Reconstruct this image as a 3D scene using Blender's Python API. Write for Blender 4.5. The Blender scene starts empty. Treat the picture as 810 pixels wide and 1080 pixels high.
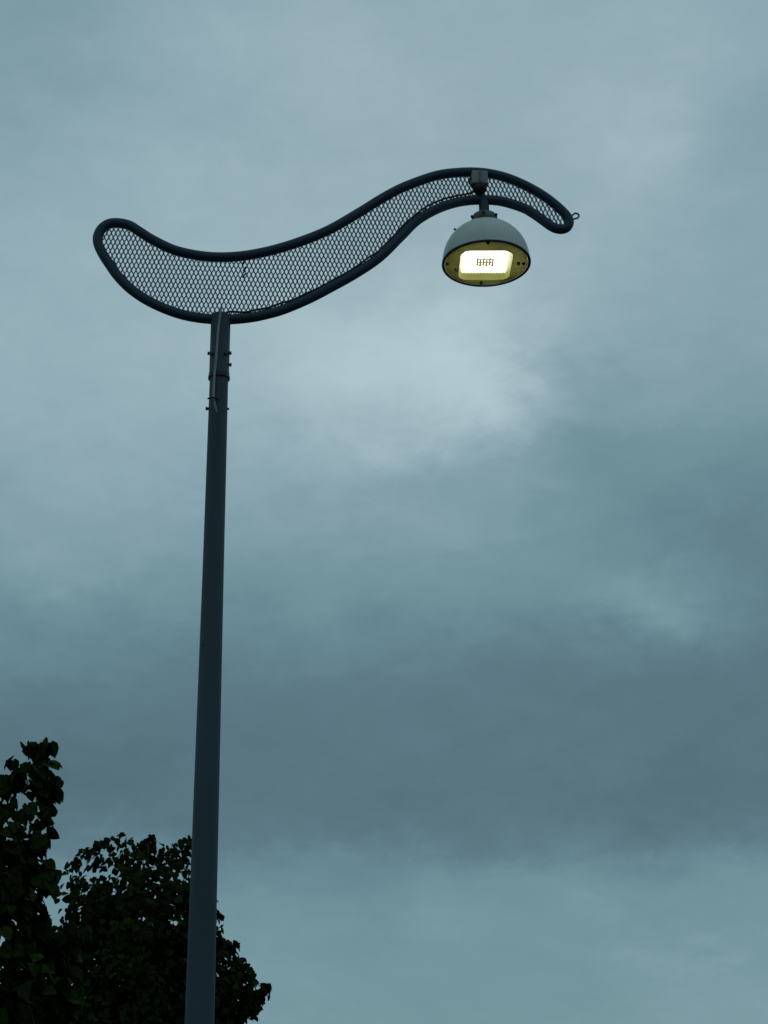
import bpy, math, random
import numpy as np
from mathutils import Vector, Matrix, Euler

rnd = random.Random(11)
R = math.radians
scene = bpy.context.scene
col = scene.collection

# ------------------------------------------------------------------ camera
F = 1700.0                        # focal length in photo pixels (810 x 1080)
PITCH, ROLL = 22.2, -0.72
CAM = Vector((0, 0, 1.6))
cam_data = bpy.data.cameras.new('camera')
cam = bpy.data.objects.new('camera', cam_data)
col.objects.link(cam)
cam_data.sensor_fit = 'VERTICAL'
cam_data.sensor_height = 36.0
cam_data.lens = F / 1080 * 36.0
cam_data.clip_start = 0.05
cam_data.clip_end = 3000
ROT = Matrix.Rotation(R(90 + PITCH), 3, 'X') @ Matrix.Rotation(R(ROLL), 3, 'Z')
cam.matrix_world = Matrix.Translation(CAM) @ ROT.to_4x4()
scene.camera = cam


def ray(u, v):
    return (ROT @ Vector(((u - 405) / F, (540 - v) / F, -1))).normalized()


def project(p):
    q = ROT.transposed() @ (Vector(p) - CAM)
    return 405 + F * q.x / -q.z, 540 - F * q.y / -q.z


def at_y(u, v, y):
    d = ray(u, v)
    return CAM + d * (y / d.y)


def az_el(u, v):
    d = ray(u, v)
    return math.atan2(d.x, d.y), math.asin(d.z)


# ------------------------------------------------------------------ world: overcast dusk sky
SUN_AZ, SUN_EL = R(4), R(38)
world = bpy.data.worlds.new('World')
scene.world = world
world.use_nodes = True
WN, WL = world.node_tree.nodes, world.node_tree.links
WN.clear()


class S:                                                   # a socket with arithmetic
    def __init__(self, sock): self.s = sock

    def _m(self, op, *args):
        n = WN.new('ShaderNodeMath'); n.operation = op
        for i, a in enumerate((self,) + args):
            if isinstance(a, S): WL.new(a.s, n.inputs[i])
            else: n.inputs[i].default_value = a
        return S(n.outputs[0])

    def __add__(self, o): return self._m('ADD', o)
    def __radd__(self, o): return self._m('ADD', o)
    def __sub__(self, o): return self._m('SUBTRACT', o)
    def __mul__(self, o): return self._m('MULTIPLY', o)
    def exp(self): return self._m('EXPONENT')


def wnoise(vec, scale, detail=4, rough=.55, dist=0.0):
    n = WN.new('ShaderNodeTexNoise')
    n.inputs['Scale'].default_value = scale
    n.inputs['Detail'].default_value = detail
    n.inputs['Roughness'].default_value = rough
    n.inputs['Distortion'].default_value = dist
    WL.new(vec, n.inputs['Vector'])
    sep = WN.new('ShaderNodeSeparateColor')
    WL.new(n.outputs['Color'], sep.inputs[0])
    return [S(o) - .5 for o in sep.outputs[:3]]


tc = WN.new('ShaderNodeTexCoord')
mp = WN.new('ShaderNodeMapping'); mp.inputs['Scale'].default_value = (1, 1, 1.9)
WL.new(tc.outputs['Generated'], mp.inputs['Vector'])
sx = WN.new('ShaderNodeSeparateXYZ')
WL.new(tc.outputs['Generated'], sx.inputs[0])
X, Y, Z = (S(o) for o in sx.outputs)
AZ = X._m('ARCTAN2', Y)
EL = Z._m('ARCSINE')
n_big = wnoise(mp.outputs[0], 5.0, 5, .55)
n_mid = wnoise(mp.outputs[0], 16.0, 6, .6)
n_fine = wnoise(mp.outputs[0], 60.0, 4, .55)
n_wisp = wnoise(mp.outputs[0], 27.0, 6, .62, .5)
azd = AZ + n_big[0] * .07 + n_mid[0] * .055 + n_fine[0] * .012 + n_wisp[0] * .045
eld = EL + n_big[1] * .045 + n_mid[1] * .045 + n_fine[1] * .010 + n_wisp[1] * .036
# brightness of the cloud deck by elevation (layers of stratus), photo rows give the angles
rows = [(-160, .62), (5, .66), (150, .69), (300, .72), (400, .73), (480, .66), (560, .53), (620, .43), (700, .245), (770, .15),
        (850, .13), (885, .19), (930, .34), (1000, .44), (1080, .46)]
pts = [(0.0, .56)] + sorted((math.asin(ray(405, v).z) / (math.pi / 2), b) for v, b in rows) + [(.75, .58), (1.0, .55)]
fc = WN.new('ShaderNodeFloatCurve')
cv = fc.mapping.curves[0]
cv.points[0].location = pts[0]; cv.points[1].location = pts[-1]
for p in pts[1:-1]: cv.points.new(*p)
fc.mapping.update()
WL.new((eld * (2 / math.pi)).s, fc.inputs['Value'])
V = S(fc.outputs[0])
# cloud banks and thin spots: photo x, y, radii in pixels, turn, strength, sharpness
banks = [
    (440, 388, 150, 90, -20, .20, 1), (330, 340, 90, 50, 0, .06, 1), (505, 425, 50, 45, 0, .10, 1), (520, 350, 60, 60, 0, .08, 1),
    (790, 470, 190, 170, 0, -.24, 1), (615, 440, 60, 100, -20, -.15, 1), (500, 505, 110, 28, -15, -.06, 1), (10, 40, 130, 150, 0, -.14, 1),
    (800, 170, 90, 130, 0, -.10, 1), (690, 150, 60, 70, 0, .10, 1), (330, 60, 160, 110, 0, .05, 1),
    (700, 630, 72, 36, 10, .22, 1), (180, 230, 150, 90, 0, .05, 1), (60, 590, 150, 70, 0, .06, 1),
    (40, 830, 120, 60, 0, -.06, 1), (660, 830, 120, 30, 0, -.03, 1), (790, 920, 60, 35, 0, .07, 1), (545, 925, 70, 22, 0, .06, 1),
    (330, 900, 130, 25, 0, .03, 1), (620, 790, 80, 45, 0, .03, 1), (300, 1060, 120, 60, 0, .02, 1),
    (390, 960, 40, 40, 0, -.05, 1), (780, 1060, 120, 50, 0, .06, 1), (800, 575, 110, 70, 0, -.10, 1), (600, 700, 120, 45, 0, -.04, 1), (740, 990, 90, 18, -6, .07, 1), (470, 985, 80, 20, 5, .04, 1), (620, 955, 40, 14, 0, .05, 1),
    (420, 785, 60, 30, 0, .03, 1), (590, 870, 60, 20, 0, .03, 1), (250, 130, 70, 30, 0, -.05, 1), (760, 60, 50, 30, 0, .04, 1),
]
for u, v, rx, ry, turn, amp, _ in banks:
    a0, e0 = az_el(u, v)
    ca, sa = math.cos(R(turn)), math.sin(R(turn))
    du = (azd - a0) * (math.cos(e0) * F)
    dv = (eld - e0) * -F
    p = (du * ca + dv * sa) * (1 / rx)
    q = (dv * ca - du * sa) * (1 / ry)
    V = V + ((p * p + q * q) * -1.0).exp() * amp
V = V + n_big[2] * .10 + n_mid[2] * .10 + n_fine[2] * .03 + n_wisp[2] * .085


def lin(*c):
    return tuple(((x / 255) / 12.92 if x / 255 <= .04045 else ((x / 255 + .055) / 1.055) ** 2.4) for x in c)


ramp = WN.new('ShaderNodeValToRGB')
cr = ramp.color_ramp
stops = [(0.0, (71, 100, 111)), (.10, (81, 111, 122)), (.18, (88, 119, 131)), (.30, (98, 132, 143)), (.46, (112, 146, 155)),
         (.70, (143, 170, 181)), (.98, (175, 199, 205))]
cr.elements[0].position = stops[0][0]; cr.elements[0].color = (*lin(*stops[0][1]), 1)
cr.elements[1].position = stops[-1][0]; cr.elements[1].color = (*lin(*stops[-1][1]), 1)
for pos, c in stops[1:-1]:
    e = cr.elements.new(pos); e.color = (*lin(*c), 1)
WL.new(V.s, ramp.inputs[0])
gain = WN.new('ShaderNodeVectorMath'); gain.operation = 'SCALE'; gain.inputs['Scale'].default_value = 10.0
WL.new(ramp.outputs[0], gain.inputs[0])
sky = WN.new('ShaderNodeTexSky')
sky.sky_type = 'NISHITA'; sky.sun_disc = False
sky.sun_elevation = SUN_EL; sky.sun_rotation = SUN_AZ
mix = WN.new('ShaderNodeMix'); mix.data_type = 'RGBA'
mix.inputs[0].default_value = 0.985                        # the deck of cloud covers nearly all of the blue
WL.new(sky.outputs[0], mix.inputs[6]); WL.new(gain.outputs[0], mix.inputs[7])
bg = WN.new('ShaderNodeBackground'); bg.inputs['Strength'].default_value = 0.10
WL.new(mix.outputs[2], bg.inputs['Color'])
wo = WN.new('ShaderNodeOutputWorld')
WL.new(bg.outputs[0], wo.inputs['Surface'])

sun_data = bpy.data.lights.new('sun', 'SUN')
sun_data.energy = 0.25; sun_data.angle = R(35); sun_data.color = (1, .96, .9)
sun = bpy.data.objects.new('sun', sun_data); col.objects.link(sun)
sd = Vector((math.sin(SUN_AZ) * math.cos(SUN_EL), math.cos(SUN_AZ) * math.cos(SUN_EL), math.sin(SUN_EL)))
sun.rotation_euler = sd.to_track_quat('Z', 'Y').to_euler()
sun.location = (0, 0, 30)

scene.view_settings.view_transform = 'Standard'
scene.view_settings.look = 'None'
scene.view_settings.exposure = 0
scene.view_settings.gamma = 1
scene.view_settings.use_curve_mapping = False


# ------------------------------------------------------------------ materials
def material(name, color, rough=.5, metal=0.0, vary=.25, scale=8.0, bump=0.0, bump_scale=60.0, spec=.5, second=None,
             stretch=(1, 1, 1), emit=None, emit_strength=0.0, trans=0.0):
    m = bpy.data.materials.new(name); m.use_nodes = True
    N, L = m.node_tree.nodes, m.node_tree.links
    b = N['Principled BSDF']
    tcn = N.new('ShaderNodeTexCoord'); mpn = N.new('ShaderNodeMapping')
    mpn.inputs['Scale'].default_value = stretch
    L.new(tcn.outputs['Object'], mpn.inputs[0])
    nz = N.new('ShaderNodeTexNoise'); nz.inputs['Scale'].default_value = scale; nz.inputs['Detail'].default_value = 6
    L.new(mpn.outputs[0], nz.inputs['Vector'])
    r = N.new('ShaderNodeValToRGB')
    lo = tuple(c * (1 - vary) for c in color); hi = second or tuple(c * (1 + vary) for c in color)
    r.color_ramp.elements[0].position = .32; r.color_ramp.elements[0].color = (*lo, 1)
    r.color_ramp.elements[1].position = .68; r.color_ramp.elements[1].color = (*hi, 1)
    L.new(nz.outputs[0], r.inputs[0]); L.new(r.outputs[0], b.inputs['Base Color'])
    mr = N.new('ShaderNodeMapRange'); mr.inputs[3].default_value = max(.05, rough - .1); mr.inputs[4].default_value = min(1, rough + .12)
    L.new(nz.outputs[0], mr.inputs[0]); L.new(mr.outputs[0], b.inputs['Roughness'])
    b.inputs['Metallic'].default_value = metal
    b.inputs['Specular IOR Level'].default_value = spec
    if bump:
        n2 = N.new('ShaderNodeTexNoise'); n2.inputs['Scale'].default_value = bump_scale; n2.inputs['Detail'].default_value = 4
        L.new(tcn.outputs['Object'], n2.inputs['Vector'])
        bp = N.new('ShaderNodeBump'); bp.inputs['Strength'].default_value = bump; bp.inputs['Distance'].default_value = .01
        L.new(n2.outputs[0], bp.inputs['Height']); L.new(bp.outputs[0], b.inputs['Normal'])
    if emit:
        b.inputs['Emission Color'].default_value = (*emit, 1); b.inputs['Emission Strength'].default_value = emit_strength
    if trans:
        out = N['Material Output']
        t = N.new('ShaderNodeBsdfTranslucent'); L.new(r.outputs[0], t.inputs['Color'])
        ms = N.new('ShaderNodeMixShader'); ms.inputs[0].default_value = trans
        L.new(b.outputs[0], ms.inputs[1]); L.new(t.outputs[0], ms.inputs[2]); L.new(ms.outputs[0], out.inputs['Surface'])
    return m


M = {
    'paint': material('blue grey paint', (.044, .071, .086), .6, 0, .25, 3, .05, 90, .22, stretch=(1, 1, .35)),
    'tube': material('dark blue paint', (.018, .036, .060), .5, 0, .2, 5, .05, 90, .35),
    'mesh': material('coated expanded metal', (.20, .25, .27), .6, 0, .25, 12, spec=.3),
    'shell': material('grey white enamel', (.56, .60, .55), .45, 0, .12, 4, .03, 60, .4, stretch=(1, 1, .5)),
    'dark': material('dark fixing metal', (.02, .022, .024), .5, .3, .2, 30),
    'collar': material('weathered cast metal', (.13, .145, .14), .6, .2, .35, 18, .15, 120),
    'box': material('grey plastic', (.24, .25, .23), .6, 0, .15, 20),
    'wire': material('grey cable sheath', (.26, .26, .27), .55, 0, .15, 40),
    'black_wire': material('black cable sheath', (.012, .013, .015), .5, 0, .1, 40),
    'plate': material('yellowed diffuser plate', (.21, .20, .065), .5, 0, .35, 7, .04, 60, trans=.5),
    'tray': material('yellowed reflector tray', (.44, .47, .16), .4, 0, .08, 14),
    'led': material('lit led board', (.9, .9, .85), .5, 0, .02, 30, emit=(1, .98, .88), emit_strength=5.0),
    'chip': material('lit led chip', (.5, .48, .25), .5, 0, .3, 60, emit=(.75, .70, .42), emit_strength=.28),
    'bark': material('grey brown bark', (.055, .045, .035), .9, 0, .4, 9, .6, 30, .2, stretch=(1, 1, .25)),
    'leaf': material('dark linden leaf', (.016, .025, .006), .85, 0, .35, 3, spec=.04, trans=.08),
    'leaf_near': material('green linden leaf', (.019, .030, .007), .85, 0, .5, 2.5, spec=.04, trans=.10),
    'ground': material('asphalt', (.05, .05, .05), .9, 0, .25, 1.2, .3, 40, .3),
    'concrete': material('concrete footing', (.26, .25, .23), .9, 0, .2, 6, .2, 50, .2),
}


# ------------------------------------------------------------------ mesh helpers
class MB:
    def __init__(self): self.v, self.f = [], []

    def add(self, verts, faces):
        b = len(self.v)
        self.v += [tuple(p) for p in verts]
        self.f += [tuple(i + b for i in fc_) for fc_ in faces]
        return self

    def tube(self, pts, radii, seg=12, closed=False, caps=True, up=None):
        pts = [Vector(p) for p in pts]; n = len(pts)
        if not hasattr(radii, '__len__'): radii = [radii] * n
        verts, faces = [], []
        ref = Vector(up) if up else None
        prev = None
        for i, p in enumerate(pts):
            if closed: t = pts[(i + 1) % n] - pts[i - 1]
            else: t = pts[min(i + 1, n - 1)] - pts[max(i - 1, 0)]
            t = t.normalized() if t.length > 1e-9 else Vector((0, 0, 1))
            if ref: a = ref - t * ref.dot(t)
            elif prev is not None: a = prev - t * prev.dot(t)
            else:
                a = Vector((1, 0, 0)) if abs(t.x) < .8 else Vector((0, 1, 0))
                a = a - t * a.dot(t)
            a.normalize(); prev = a; b = t.cross(a)
            for k in range(seg):
                w = 2 * math.pi * k / seg
                verts.append(p + (a * math.cos(w) + b * math.sin(w)) * radii[i])
        m = n if closed else n - 1
        for i in range(m):
            j = (i + 1) % n
            for k in range(seg):
                l = (k + 1) % seg
                faces.append((i * seg + k, i * seg + l, j * seg + l, j * seg + k))
        if caps and not closed:
            faces.append(tuple(reversed(range(seg)))); faces.append(tuple((n - 1) * seg + k for k in range(seg)))
        return self.add(verts, faces)

    def lathe(self, prof, c, seg=48, cap0=False, cap1=False):
        c = Vector(c); verts, faces = [], []
        for r, z in prof:
            for k in range(seg):
                w = 2 * math.pi * k / seg
                verts.append(c + Vector((r * math.cos(w), r * math.sin(w), z)))
        for i in range(len(prof) - 1):
            for k in range(seg):
                l = (k + 1) % seg
                faces.append((i * seg + k, i * seg + l, (i + 1) * seg + l, (i + 1) * seg + k))
        if cap0: faces.append(tuple(reversed(range(seg))))
        if cap1: faces.append(tuple((len(prof) - 1) * seg + k for k in range(seg)))
        return self.add(verts, faces)

    def box(self, c, ax, half):
        c = Vector(c); vs = []
        for sz in (-1, 1):
            for sx_, sy_ in ((-1, -1), (1, -1), (1, 1), (-1, 1)):
                vs.append(c + ax[0] * half[0] * sx_ + ax[1] * half[1] * sy_ + ax[2] * half[2] * sz)
        return self.add(vs, [(3, 2, 1, 0), (4, 5, 6, 7), (0, 1, 5, 4), (1, 2, 6, 5), (2, 3, 7, 6), (3, 0, 4, 7)])

    def build(self, name, mat, parent=None, smooth=True, bevel=0.0, origin=None):
        me = bpy.data.meshes.new(name)
        o0 = origin if origin is not None else (world_loc(parent) if parent else Vector((0, 0, 0)))
        me.from_pydata([tuple(Vector(p) - o0) for p in self.v], [], self.f)
        me.materials.append(M[mat])
        if smooth:
            me.shade_smooth()
            me.set_sharp_from_angle(angle=R(40))
        me.update()
        o = bpy.data.objects.new(name, me); col.objects.link(o)
        if parent: o.parent = parent
        else: o.location = o0
        if bevel:
            bv = o.modifiers.new('bevel', 'BEVEL'); bv.width = bevel; bv.segments = 2; bv.limit_method = 'ANGLE'
        return o


def world_loc(o):
    p = Vector((0, 0, 0))
    while o: p += o.location; o = o.parent
    return p


def thing(name, label, cat, loc, group=None):
    o = bpy.data.objects.new(name, None); col.objects.link(o)
    o.empty_display_size = .3; o.location = loc
    o['label'] = label; o['category'] = cat
    if group: o['group'] = group
    return o


def catmull(pts, n, closed=False):
    out = []; k = len(pts)
    for i in range(k if closed else k - 1):
        if closed: p = [Vector(pts[(i + j - 1) % k]) for j in range(4)]
        else: p = [Vector(pts[min(max(i + j - 1, 0), k - 1)]) for j in range(4)]
        for s in range(n):
            t = s / n
            out.append(.5 * ((2 * p[1]) + (p[2] - p[0]) * t + (2 * p[0] - 5 * p[1] + 4 * p[2] - p[3]) * t * t
                             + (3 * p[1] - p[0] - 3 * p[2] + p[3]) * t ** 3))
    if not closed: out.append(Vector(pts[-1]))
    return out


AX = (Vector((1, 0, 0)), Vector((0, 1, 0)), Vector((0, 0, 1)))

# ------------------------------------------------------------------ ground
g = MB()
NR, NA = 14, 48
rr = [0] + [4 * 1.6 ** i for i in range(NR)]
gv = [(0, 0, 0)]; gf = []
for i in range(1, NR + 1):
    for k in range(NA):
        w = 2 * math.pi * k / NA
        gv.append((rr[i] * math.cos(w), rr[i] * math.sin(w), 0))
for k in range(NA): gf.append((0, 1 + k, 1 + (k + 1) % NA))
for i in range(1, NR):
    for k in range(NA):
        a, b = 1 + (i - 1) * NA, 1 + i * NA
        gf.append((a + k, b + k, b + (k + 1) % NA, a + (k + 1) % NA))
ground = g.add(gv, gf).build('ground', 'ground', smooth=False)
ground['kind'] = 'structure'

# ------------------------------------------------------------------ the street lamp
D = 7.05                                                   # metres from the camera to the pole, from the lamp's usual size
top = at_y(232.6, 345, D)
PX, PY = top.x, D
YAW = R(6)                                                 # the arm's plane turns a little away on its right
E1 = Vector((math.cos(YAW), math.sin(YAW), 0)); E2 = Vector((0, 0, 1)); NN = Vector((math.sin(YAW), -math.cos(YAW), 0))


def on_arm(u, v, off=0.0):                                 # pixel -> point in the vertical plane of the arm
    d = ray(u, v); o = Vector((PX, PY, 0))
    return CAM + d * (((o - CAM).dot(NN) + off) / d.dot(NN))


def pole_z(v):                                             # height of photo row v on the pole axis
    lo, hi = -1.0, 12.0
    for _ in range(40):
        mid = (lo + hi) / 2
        if project((PX, PY, mid))[1] > v: lo = mid
        else: hi = mid
    return (lo + hi) / 2


def m_per_px(p):
    q = ROT.transposed() @ (Vector(p) - CAM)
    return -q.z / F


lamp = thing('street_lamp', 'tall blue-grey street lamp with wave-shaped mesh arm and lit dome lamp', 'street lamp', (PX, PY, 0))
# pole: widths measured at photo rows
ws = [(405, 19.6), (600, 22.4), (840, 26.8), (1080, 31.2)]
pr = [(pole_z(v), w * m_per_px((PX, PY, pole_z(v))) / 2) for v, w in ws]
slope = (pr[-1][1] - pr[0][1]) / (pr[0][0] - pr[-1][0])
prof = [(pr[-1][1] + slope * pr[-1][0] * .9, .02)] + [(r, z) for z, r in reversed(pr)] + [(pr[0][1] * .98, pole_z(352))]
MB().lathe(prof, (PX, PY, 0), 40, True, True).build('pole', 'paint', lamp)
rb = prof[0][0]
bp = MB().lathe([(rb + .11, .0), (rb + .11, .018), (rb + .10, .02), (rb + .01, .021), (rb + .002, .05)], (PX, PY, 0), 40, True)
bp = bp.build('base_plate', 'paint', lamp)
for k in range(4):
    w = math.pi / 4 + k * math.pi / 2
    MB().lathe([(.016, .0), (.016, .02), (.009, .021), (.009, .04), (.007, .043)], (PX + math.cos(w) * (rb + .06), PY + math.sin(w) * (rb + .06), .0205), 6, True, True).build('anchor_bolt', 'dark', bp)
MB().box((PX, PY - rb * .94, .75), AX, (.045, .012, .16)).build('access_door', 'paint', lamp, bevel=.006)

# stem of the arm slipping over the pole
zs0, zs1 = pole_z(397), pole_z(333)
mpp = m_per_px((PX, PY, zs0))
rs = 10.5 * mpp
stem = MB().lathe([(rs - .004, zs0), (rs + .001, zs0 + .001), (rs + .002, zs0 + .016), (rs, zs0 + .02), (rs, zs1 - .004), (rs - .004, zs1)], (PX, PY, 0), 40, True, True)
stem = stem.build('arm_sleeve', 'paint', lamp)
MB().lathe([(rs - .004, zs0 - .016), (rs + .0045, zs0 - .015), (rs + .0045, zs0 - .002), (rs - .004, zs0 - .0012)], (PX, PY, 0), 40).build('clamp_ring', 'dark', stem)


def screw(u, v, ang, parent, r=.0095, length=.017):
    z = pole_z(v); d = Vector((math.sin(ang), -math.cos(ang), 0))
    p = Vector((PX, PY, z)) + d * (rs - .006)
    MB().tube([p, p + d * length * .6, p + d * length * .61, p + d * length], [r * .8, r * .8, r, r], 8).build('set_screw', 'dark', parent, smooth=False)


for u, v, a in ((221, 374, -75), (242, 374, 75), (243, 385, 88), (224, 377, -42), (239, 377, 42)):
    screw(u, v, R(a), stem)
screw(219, 431, R(-88), lamp)
screw(239, 432, R(83), lamp, .006, .012)
screw(221, 683, R(-40), lamp, .005, .012)

# arm frame: centre line of the bent tube traced on its plane
line = [(103, 254), (106, 243), (114, 236.5), (125, 235.3), (137, 238), (147.5, 244.5), (162, 253.5), (186, 264.5), (218, 270.6), (250, 270.6),
        (283, 265), (315, 255.5), (347, 242.5), (380, 223.5), (400, 211), (420, 200), (440, 191.8), (462, 184.8), (484, 182), (506.7, 182),
        (529, 186), (551, 194.3), (573, 206.5), (589, 219), (598.5, 229), (600, 236), (596, 241), (589, 241.6), (582, 239), (573, 232.7),
        (562, 225), (551, 219), (529, 212.4), (506.7, 210.8), (484, 213), (462, 220), (440, 232.5), (422, 250), (400, 271.5), (375, 288.5),
        (350, 302.5), (325, 315.5), (300, 326), (283, 331), (266, 334.6), (244, 336.8), (222, 336.5), (202, 334), (186, 330), (170, 324),
        (154, 316), (138, 305), (125, 292), (117, 281), (108, 267)]
loop2 = catmull([(u, v, 0) for u, v in line], 5, True)
loop3 = [on_arm(p.x, p.y) for p in loop2]
TR = 5.35 * m_per_px(on_arm(300, 300))
frame = MB().tube(loop3, TR, 14, True, up=NN).build('arm_frame', 'tube', lamp)
# collar of weld where the sleeve meets the frame
ST = np.array([[(p - Vector((PX, PY, 0))).dot(E1), p.z] for p in loop3])


def inside(s, t):
    x0, y0 = ST[:, 0], ST[:, 1]; x1, y1 = np.roll(x0, -1), np.roll(y0, -1)
    c = ((y0 > t) != (y1 > t))
    with np.errstate(divide='ignore', invalid='ignore'):
        xi = x0 + (t - y0) * (x1 - x0) / (y1 - y0)
    return bool(np.count_nonzero(c & (s < xi)) % 2)


def arm_pt(s, t, off=0.0):
    return Vector((PX, PY, 0)) + E1 * s + E2 * t + NN * off


a, b, c = on_arm(268, 285), on_arm(268 + 46.2, 285), on_arm(268, 285 - 47)
CW = (b - a).length / 10
CH = (c - a).length / 5
SW = .0048
mm = MB()


def strand(p, q, w, d=.0035, off=0.0):
    ip, iq = inside(*p), inside(*q)
    if not ip and not iq: return
    if ip != iq:
        lo, hi = (p, q) if ip else (q, p)
        for _ in range(7):
            md = ((lo[0] + hi[0]) / 2, (lo[1] + hi[1]) / 2)
            if inside(*md): lo = md
            else: hi = md
        p, q = ((p, hi) if ip else (hi, q))
    P, Q = arm_pt(*p, off), arm_pt(*q, -off)
    t = (Q - P).normalized(); sd_ = t.cross(NN) * (w / 2); dn = NN * d
    vs = []
    for e in (P, Q):
        vs += [e - sd_ - dn, e + sd_ - dn, e + sd_ + dn, e - sd_ + dn]
    mm.add(vs, [(0, 1, 5, 4), (1, 2, 6, 5), (2, 3, 7, 6), (3, 0, 4, 7), (3, 2, 1, 0), (4, 5, 6, 7)])


s0, s1, t0, t1 = ST[:, 0].min(), ST[:, 0].max(), ST[:, 1].min(), ST[:, 1].max()
bond = CH * .5 * .26
for j in range(int((t1 - t0) / (CH / 2)) + 2):
    for i in range(int((s1 - s0) / CW) + 2):
        s = s0 + (i + .5 * (j % 2)) * CW; t = t0 + j * CH / 2
        strand((s, t - bond / 2), (s, t + bond / 2), SW * 1.9, .004)
        for sg in (-1, 1):
            strand((s, t + bond / 2), (s + sg * CW / 2, t + CH / 2 - bond / 2), SW, .0035, .0015 * sg)
infill = mm.build('expanded_metal_mesh', 'mesh', frame, smooth=False)
infill['kind'] = 'stuff'
# eyelet at the tip
eye2 = catmull([(602.5, 228.5, 0), (606, 225.2, 0), (609.3, 225.6, 0), (610.6, 227.6, 0), (609, 230, 0), (605.5, 231, 0), (602.5, 232.5, 0)], 5)
MB().tube([on_arm(p.x, p.y) for p in eye2], .0048, 8).build('eyelet', 'tube', frame)

# cables
cab = [(235, 331.5), (243, 330.2), (262, 329.8), (280, 326), (298, 320.8), (318, 313.3), (340, 302.5), (365, 289), (388, 273.5), (402, 263.5), (415, 250),
       (430, 234.5), (447, 221), (465, 212), (484, 207.3), (495, 205.2), (501, 202.5), (504, 199)]
cpts = []
for i, p in enumerate(catmull([(u, v, 0) for u, v in cab], 5)):
    cpts.append(on_arm(p.x, p.y - 1.2 + .35 * math.sin(i * .9) * (1 if i < 60 else .5), .012))
MB().tube(cpts, .0055, 8).build('supply_cable', 'black_wire', lamp)
for (u, v), sgn in (((298, 320), 1), ((430, 235.5), 1)):
    p = on_arm(u, v, .012)
    tie = [p + E2 * .014 + E1 * .004, p + NN * .008, p - E2 * .012, p - NN * .008, p + E2 * .012]
    MB().tube(tie, .0028, 6).build('cable_tie', 'black_wire', lamp)
p = on_arm(257, 283)
for du, dv in ((257, 277), (258, 284), (257.5, 291)):      # small knots of wire left in the mesh
    q = on_arm(du, dv, .006)
    MB().tube([q - E1 * .008 - E2 * .012, q + NN * .006, q + E1 * .005 + E2 * .013], .004, 6).build('wire_knot', 'black_wire', frame)


def on_pole(u, v, lift):                                    # pixel -> point on the front of the pole
    z = pole_z(v); mp_ = m_per_px((PX, PY, z))
    dx = (u - project((PX, PY, z))[0]) * mp_
    w = math.asin(max(-1, min(1, dx / rs)))
    return Vector((PX + (rs + lift) * math.sin(w), PY - (rs + lift) * math.cos(w), z))


gw = catmull([(234.3, 330, 0), (233.4, 338, 0), (231.8, 352, 0), (230.8, 366, 0), (230, 380, 0), (228.8, 393, 0), (228, 402, 0), (227.4, 414, 0), (227.2, 425, 0), (227.6, 431, 0), (229, 437, 0), (230, 442, 0)], 4)
MB().tube([on_pole(p.x, p.y, .0105 if p.y < 428 else .003 - (p.y - 428) * .001) for p in gw], .0058, 8).build('earth_cable', 'wire', lamp)
z = pole_z(426)
cl = MB()
q = on_pole(227.2, 426, .012)
cl.tube([q + Vector((-.028, .004, .002)), q + Vector((-.010, -.004, .004)), q + Vector((.008, -.005, .004)), q + Vector((.026, .005, -.004))], .0045, 8)
cl.build('cable_clip', 'dark', lamp)

# junction box on the mesh above the lamp
jb = on_arm(505.5, 189.5, .03)
box = MB().box(jb, (E1, NN, E2), (.042, .03, .040)).build('junction_box', 'box', lamp, smooth=False, bevel=.006)
MB().box(jb + NN * .033, (E1, NN, E2), (.004, .005, .036)).build('box_clamp', 'collar', box, smooth=False, bevel=.002)
gl = on_arm(506, 198.5, .028)
MB().lathe([(.024, .022), (.036, .016), (.036, -.012), (.026, -.026), (.018, -.03)], gl, 16, True, True).build('cable_gland', 'dark', box)
lp = [on_arm(u, v, .035) for u, v in ((500, 187), (496, 189), (495, 192.5), (498, 196.5), (502, 199))]
MB().tube(catmull(lp, 5), .006, 8).build('cable_loop', 'black_wire', box)

# ---- lamp head
rim = on_arm(512.9, 278.2)
RR = .225
hang_top = on_arm(511.5, 211)
ztop = hang_top.z - rim.z
LX, LY, LZ = rim.x, rim.y, rim.z
HD = .222
outer = []
for i in range(21):
    t = (math.pi / 2) * i / 20
    r_, z_ = RR * math.cos(t) ** .93, HD * math.sin(t)
    if r_ < .055: break
    outer.append((r_, .012 + z_))
shell_prof = [(RR - .012, .004), (RR - .009, -.001), (RR + .001, -.001), (RR + .003, .003), (RR + .003, .010)] + outer
shell_prof += [(.05, HD + .010)]
hd = MB().lathe(shell_prof, rim, 64, False, True).build('lamp_housing', 'shell', lamp)
rl = MB().lathe([(RR - .0095, .0035), (RR - .0095, -.003), (RR + .0035, -.004), (RR + .0042, -.002), (RR + .0042, .003), (RR + .0035, .0035)], rim, 64).build('rim_seal', 'dark', hd)
zc = HD + .026
MB().lathe([(.050, zc - .036), (.058, zc - .006), (.064, zc), (.068, zc + .010), (.068, zc + .026), (.062, zc + .036), (.048, zc + .042), (.040, zc + .044)], rim, 40, False, True).build('collar', 'collar', hd)
MB().lathe([(.038, zc + .042), (.031, zc + .052), (.027, zc + .062), (.027, ztop + .015)], rim, 32, False, True).build('hanger_stem', 'tube', hd)
for k in range(6):
    w = k * math.pi / 3 + .4
    p = rim + Vector((math.cos(w) * .068, math.sin(w) * .068, zc + .018)); d = Vector((math.cos(w), math.sin(w), 0))
    MB().tube([p, p + d * .010], [.008, .007], 6).build('collar_bolt', 'dark', hd, smooth=False)
w = R(200)
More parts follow.
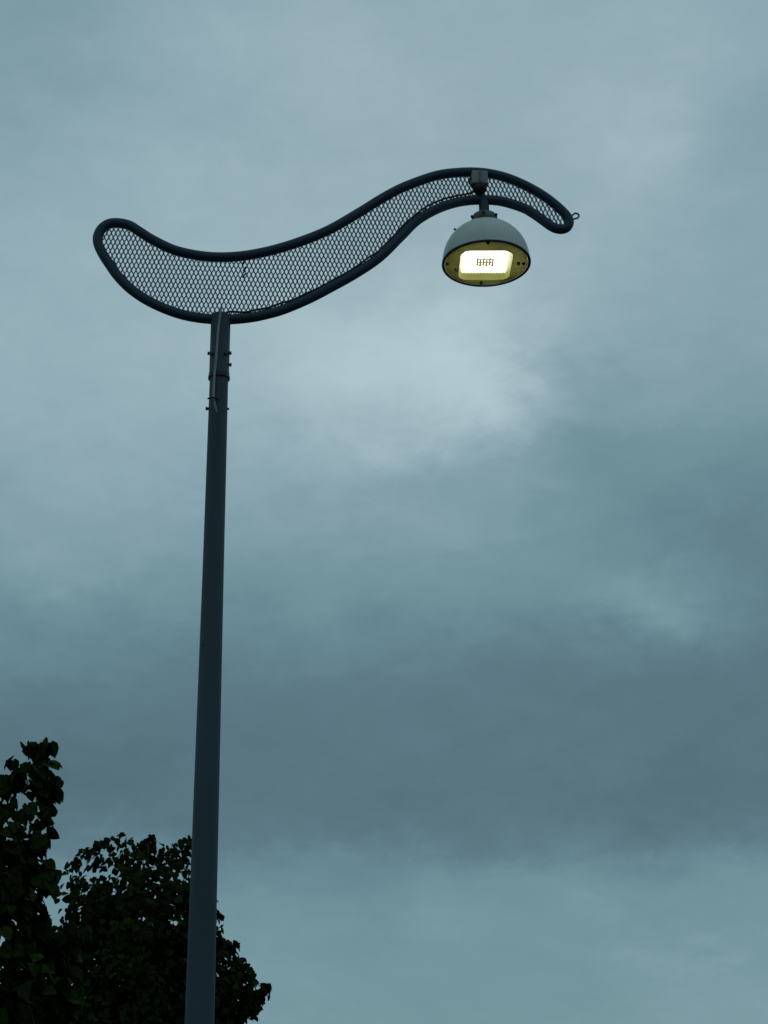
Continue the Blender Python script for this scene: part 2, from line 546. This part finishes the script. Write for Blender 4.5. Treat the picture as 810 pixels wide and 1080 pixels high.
p = rim + Vector((math.cos(w) * RR * .72, math.sin(w) * RR * .72, .012 + HD * .70)); d = Vector((math.cos(w) * .8, math.sin(w) * .8, .6)).normalized()
MB().tube([p - d * .012, p + d * .014], .006, 8).build('vent_screw', 'dark', hd)
# underside: dished plate with a square opening, flared tray, led board
OC = Vector((-.003, .027, 0))
HX, HY = .110, .119                                        # half size of the board
ZB, FL, HT = .036, .026, .028                              # board height above the rim, flare and depth of the tray
ax2 = (Vector((math.cos(R(1)), math.sin(R(1)), 0)), Vector((-math.sin(R(1)), math.cos(R(1)), 0)))


def rrect(hx, hy, rad, z, n=6):
    out = []
    for cx_, cy_, a0 in ((hx - rad, hy - rad, 0), (-hx + rad, hy - rad, 90), (-hx + rad, -hy + rad, 180), (hx - rad, -hy + rad, 270)):
        for k in range(n + 1):
            w_ = R(a0 + 90 * k / n)
            out.append(rim + OC + ax2[0] * (cx_ + rad * math.cos(w_)) + ax2[1] * (cy_ + rad * math.sin(w_)) + Vector((0, 0, z)))
    res = []
    for k in range(len(out)):
        a_, b_ = out[k], out[(k + 1) % len(out)]
        m_ = 12 if k % (n + 1) == n else 1
        res += [a_.lerp(b_, j_ / m_) for j_ in range(m_)]
    return res


inner = rrect(HX + FL, HY + FL, .052, ZB - HT)
plate = MB(); NI = len(inner)
ring = []
for p in inner:
    dv_ = p - rim; w = math.atan2(dv_.y, dv_.x)
    ring.append(rim + Vector((math.cos(w) * (RR - .012), math.sin(w) * (RR - .012), .001)))
midr = []
for p_, q_ in zip(inner, ring):
    m_ = p_.lerp(q_, .5); m_.z += .004; midr.append(m_)
vs = inner + midr + ring
fs = []
for L_ in (0, 1):
    for k in range(NI):
        l = (k + 1) % NI
        fs.append((L_ * NI + k, (L_ + 1) * NI + k, (L_ + 1) * NI + l, L_ * NI + l))
plate.add(vs, fs).build('reflector_plate', 'plate', hd)
tray = MB()
t_in = rrect(HX + .004, HY + .004, .012, ZB + .002)
lip = [p + Vector((0, 0, -.003)) for p in rrect(HX + FL - .002, HY + FL - .002, .050, ZB - HT)]
vs = t_in + lip + inner
fs = []
for L_ in (0, 1):
    for k in range(NI):
        l = (k + 1) % NI
        fs.append((L_ * NI + k, L_ * NI + l, (L_ + 1) * NI + l, (L_ + 1) * NI + k))
tray.add(vs, fs).build('reflector_tray', 'tray', hd)
bc = rim + OC + Vector((0, 0, ZB + .004))
MB().box(bc, (*ax2, AX[2]), (HX, HY, .004)).build('led_board', 'led', hd, smooth=False)
fins = MB()
for k in range(13):
    fins.box(bc + ax2[0] * (-HX * .92 + HX * 1.84 * k / 12) + ax2[1] * (HY - .006) + Vector((0, 0, -.0085)), (*ax2, AX[2]), (.0035, .008, .0045))
fins.build('led_connector_strip', 'chip', hd, smooth=False)
for k in range(6):
    cpos = bc + ax2[0] * (-.040 + .016 * k) + ax2[1] * (.012 if k % 2 else .004) + Vector((0, 0, -.0075))
    MB().box(cpos, (*ax2, AX[2]), (.0052, .036, .0035)).build('led_chip', 'chip', hd, smooth=False)
for v_ in (-.016, .014, .040):
    MB().box(bc + ax2[1] * v_ + Vector((0, 0, -.0070)), (*ax2, AX[2]), (.046, .0050, .0028)).build('led_chip', 'chip', hd, smooth=False)
for dx, dy in ((-.002, -.200), (-.200, .0), (.166, .005), (.192, .004), (-.016, .197)):
    p = rim + Vector((dx, dy, .0))
    rr_ = math.hypot(dx, dy)
    MB().lathe([(.0085, -.004), (.0085, .004), (.006, .012)], p, 10, True, True).build('screw', 'dark', hd, smooth=False)
q = rim + Vector((-.150, .055, .004))
MB().tube(catmull([q + Vector((-0.0084, 0.0000, 0.0070)), q + Vector((-0.0056, 0.0070, -0.0042)), q + Vector((0.0042, 0.0098, -0.0056)), q + Vector((0.0084, 0.0028, 0.0028)), q + Vector((0.0112, -0.0042, 0.0112))], 4), .0035, 6).build('wire_clip', 'dark', hd)


# ------------------------------------------------------------------ linden trees
def leaf_mesh(fold, curl, wob):
    pts = [(0, 0), (.28, -.12), (.56, .14), (.53, .50), (.30, .80), (0, 1.04), (0, .45)]
    vs = []
    for x, y in pts: vs.append((x, y, fold * x - curl * y * y))
    for x, y in pts[1:5]: vs.append((-x * (1 - wob), y + wob * .1, fold * x - curl * y * y + wob * .06))
    vs = [(x * .92, y * .92, z * .92) for x, y, z in vs]
    fs = [(0, 1, 2, 6), (6, 2, 3, 4), (6, 4, 5), (0, 6, 8, 7), (6, 10, 9, 8), (6, 5, 10)]
    return vs, fs


VARS = [leaf_mesh(.25, .12, .0), leaf_mesh(.45, .22, .12), leaf_mesh(.1, .3, -.1)]


def leaf_matrix(p, out, size, r):
    d = out * r.uniform(.1, .8) + Vector((0, 0, -r.uniform(.25, 1.1))) + Vector((r.gauss(0, .45), r.gauss(0, .45), r.gauss(0, .35)))
    d.normalize()
    n = Vector((r.gauss(0, .7), r.gauss(0, .7), 1.0)) + out * .5
    n = n - d * n.dot(d)
    n.normalize(); x = d.cross(n)
    m = Matrix((x, d, n)).transposed().to_4x4()
    return Matrix.Translation(p) @ m @ Matrix.Scale(size, 4)


def in_poly(u, v, poly):
    c = False; j = len(poly) - 1
    for i in range(len(poly)):
        (xi, yi), (xj, yj) = poly[i], poly[j]
        if (yi > v) != (yj > v) and u < (xj - xi) * (v - yi) / (yj - yi) + xi: c = not c
        j = i
    return c


def tree(label, seed, dist, axis_px, base_shift, rx_px, rz_px, low, tips_px, poly, leaf, n_limb, n_twig, per_twig, mat, single=0, clump=.16):
    r = random.Random(seed)
    c = at_y(axis_px[0], axis_px[1], dist)
    s = m_per_px(c)
    rx, rz = rx_px * s, rz_px * s
    base = Vector((c.x + base_shift, c.y, 0))
    root = thing('linden_tree', label, 'tree', base)
    ztop_ = c.z + rz
    tr_pts = catmull([base, base.lerp(Vector((c.x, c.y, c.z)), .5) + Vector((.05, .04, 0)), Vector((c.x - .03, c.y, c.z)), Vector((c.x + .04, c.y, c.z + rz * .55)), Vector((c.x, c.y, ztop_ - .15))], 6)
    r0 = .012 * ztop_ + .02
    trunk = MB().tube(tr_pts, [r0 * (1.25 if i == 0 else 1) * (1 - .9 * i / (len(tr_pts) - 1)) for i in range(len(tr_pts))], 12)
    trunk.build('trunk', 'bark', root)
    limbs = []
    for k in range(n_limb):
        f = .28 + .66 * k / (n_limb - 1)
        st = tr_pts[int(f * (len(tr_pts) - 1))]
        w = k * 2.399 + r.uniform(-.3, .3)
        zt = st.z + r.uniform(.25, .5) * rz * (1.2 - f)
        h = max(-1, min(1, (zt - c.z) / (rz if zt > c.z else low)))
        rad = rx * math.sqrt(max(.04, 1 - h * h)) * r.uniform(.75, .92)
        en = Vector((c.x + rad * math.cos(w), c.y + rad * math.sin(w), zt))
        while not in_poly(*project(en), poly): en = st.lerp(en, .85)
        md = st.lerp(en, .5) + Vector((0, 0, -.04 * rad + .08))
        pl = catmull([st, md, en], 6)
        rl_ = r0 * (1 - f) * .5 + .012
        MB().tube(pl, [rl_ * (1 - .8 * i / (len(pl) - 1)) for i in range(len(pl))], 8).build('branch', 'bark', root)
        limbs.append(pl)
    nodes = [p for pl in limbs for p in pl[3:]] + tr_pts[-10:]
    nd = np.zeros((20000, 3)); nn = len(nodes)
    nd[:nn] = [tuple(p) for p in nodes]
    twigs = MB(); mats = []

    def twig(tip, n, spread):
        nonlocal nn
        k = int(np.argmin(((nd[:nn] - np.array(tuple(tip))) ** 2).sum(1)))
        st = Vector(nd[k]); ln = (tip - st).length
        md = st.lerp(tip, .55) + Vector((r.gauss(0, .06) * ln, r.gauss(0, .06) * ln, .10 * ln))
        pl = catmull([st, md, tip], 4)
        for q_ in pl[3:]: nd[nn] = tuple(q_); nn += 1
        twigs.tube(pl, [.008 * (1 - .75 * i / (len(pl) - 1)) for i in range(len(pl))], 5)
        for _ in range(n):
            t = 1 - r.random() ** 1.6 * .9
            q_ = pl[min(len(pl) - 1, int(t * (len(pl) - 1) + .5))] + Vector((r.gauss(0, spread), r.gauss(0, spread), r.gauss(0, spread)))
            out = Vector((q_.x - c.x, q_.y - c.y, 0)); out = out.normalized() if out.length > 1e-6 else Vector((1, 0, 0))
            u_, v_ = project(q_)
            if not in_poly(u_, v_, poly): continue
            mats.append((leaf_matrix(q_, out, leaf * r.uniform(.65, 1.15), r), r.randrange(3)))

    for _ in range(n_twig):
        while True:
            d = Vector((r.gauss(0, 1), r.gauss(0, 1), r.gauss(0, 1))).normalized()
            k = r.random() ** .45 * .88
            p = Vector((c.x + d.x * rx * k, c.y + d.y * rx * k, c.z + d.z * k * (rz if d.z > 0 else low)))
            u_, v_ = project(p)
            if in_poly(u_, v_, poly): break
        twig(p, per_twig, clump)
    for u_, v_, n, sp in sorted(tips_px, key=lambda t_: -t_[1]):
        twig(at_y(u_, v_, dist + r.uniform(-.25, .25) * rx), n, sp * s)
    tw = twigs.build('twigs', 'bark', root); tw['kind'] = 'stuff'
    # the leaves that show largest are parts of their own, the rest one mass
    order = []
    for i, (m, _) in enumerate(mats):
        u_, v_ = project(m.translation)
        if -5 < u_ < 815 and v_ < 1085: order.append(((m.translation - CAM).length - .004 * max(0, u_ - 0) - .002 * (1080 - v_), i))
    order.sort()
    chosen = set(i for _, i in order[:single])
    bl = world_loc(root)
    if single:
        lm = []
        for vs_, fs_ in VARS:
            me = bpy.data.meshes.new('leaf'); me.from_pydata(vs_, [], fs_); me.materials.append(M[mat]); me.update(); lm.append(me)
        for i in sorted(chosen):
            m, vi = mats[i]
            o = bpy.data.objects.new('leaf', lm[vi]); col.objects.link(o); o.parent = root
            o.matrix_local = Matrix.Translation(-bl) @ m
    vv, ff = [], []
    for i, (m, vi) in enumerate(mats):
        if i in chosen: continue
        vs_, fs_ = VARS[vi]
        b_ = len(vv)
        vv += [tuple(m @ Vector(x)) for x in vs_]
        ff += [tuple(q_ + b_ for q_ in f_) for f_ in fs_]
    cr_ = MB(); cr_.v, cr_.f = vv, ff
    crown = cr_.build('crown', mat, root, smooth=False); crown['kind'] = 'stuff'
    return root, len(mats)


poly1 = [(-700, 1500), (-420, 1100), (-330, 950), (-200, 860), (-60, 832), (2, 818), (12, 812), (8, 798), (18, 786), (35, 781), (53, 782), (57, 792), (54, 806),
         (50, 816), (60, 826), (60, 840), (50, 850), (54, 868), (46, 893), (42, 906), (62, 917), (64, 928), (56, 936), (44, 944), (46, 966), (54, 982), (70, 974),
         (88, 970), (94, 984), (84, 1000), (82, 1030), (78, 1060), (90, 1100), (110, 1200), (100, 1500)]
tips1 = [(4, 820, 16, 5), (20, 818, 16, 6), (36, 816, 18, 6), (50, 822, 14, 5), (48, 806, 8, 4), (56, 836, 10, 4), (50, 880, 16, 6), (60, 915, 12, 4), (26, 787, 9, 4), (47, 785, 9, 3.5), (36, 803, 14, 5), (40, 792, 9, 4), (14, 800, 3, 2), (52, 832, 19, 7), (30, 832, 19, 8), (8, 830, 13, 7), (45, 862, 20, 8), (20, 862, 20, 9), (38, 890, 20, 8),
         (12, 895, 20, 9), (52, 924, 23, 8), (28, 928, 23, 10), (35, 958, 23, 9), (10, 950, 17, 9), (50, 985, 17, 8), (80, 985, 23, 8), (70, 1010, 23, 9), (55, 1035, 23, 9), (30, 1000, 20, 10), (68, 1050, 20, 9),
         (20, 1050, 19, 10), (45, 1070, 19, 9)]
t1, n1 = tree('leafy linden tree with large heart-shaped leaves beside a smaller-leaved tree', 5, 13.0, (-62, 1095), -.1, 165, 305, 1.5, tips1, poly1, .128, 14, 320, 13, 'leaf_near', 290, .085)

poly2 = [(-60, 1700), (-60, 1050), (10, 960), (60, 925), (66, 912), (80, 903), (92, 888), (108, 886), (118, 881), (132, 879), (150, 887), (158, 880), (168, 882), (176, 892), (188, 884), (200, 881),
         (214, 905), (224, 940), (230, 962), (234, 966), (236, 972), (231, 985), (236, 998), (246, 990), (252, 993), (250, 1004), (258, 1014), (266, 1018), (266, 1030), (274, 1042), (284, 1036), (287, 1046), (278, 1058),
         (272, 1072), (262, 1090), (300, 1130), (310, 1300), (300, 1700)]
tips2 = [(75, 915, 26, 6), (86, 905, 26, 6), (100, 892, 26, 6), (112, 890, 24, 5), (124, 885, 24, 5), (136, 888, 24, 6), (150, 895, 26, 6), (161, 886, 22, 4), (176, 898, 22, 6), (188, 890, 22, 5), (198, 888, 22, 5),
         (212, 915, 30, 7), (222, 950, 30, 7), (232, 967, 8, 2.5), (230, 1000, 26, 5), (246, 997, 24, 4), (256, 1018, 26, 5), (262, 1028, 24, 5), (266, 1034, 26, 5), (277, 1043, 40, 4), (270, 1056, 30, 5), (281, 1040, 22, 3), (260, 1070, 24, 5), (245, 1020, 30, 7),
         (240, 1050, 34, 8), (85, 930, 30, 8), (110, 910, 30, 8), (140, 910, 30, 8), (170, 915, 26, 8), (195, 915, 26, 8), (75, 950, 30, 8)]
t2, n2 = tree('small-leaved linden tree partly hidden behind the lamp pole', 8, 27.0, (148, 1082), .15, 138, 200, 2.1, tips2, poly2, .120, 18, 720, 24, 'leaf', 0, .12)
print('leaves', n1, n2)
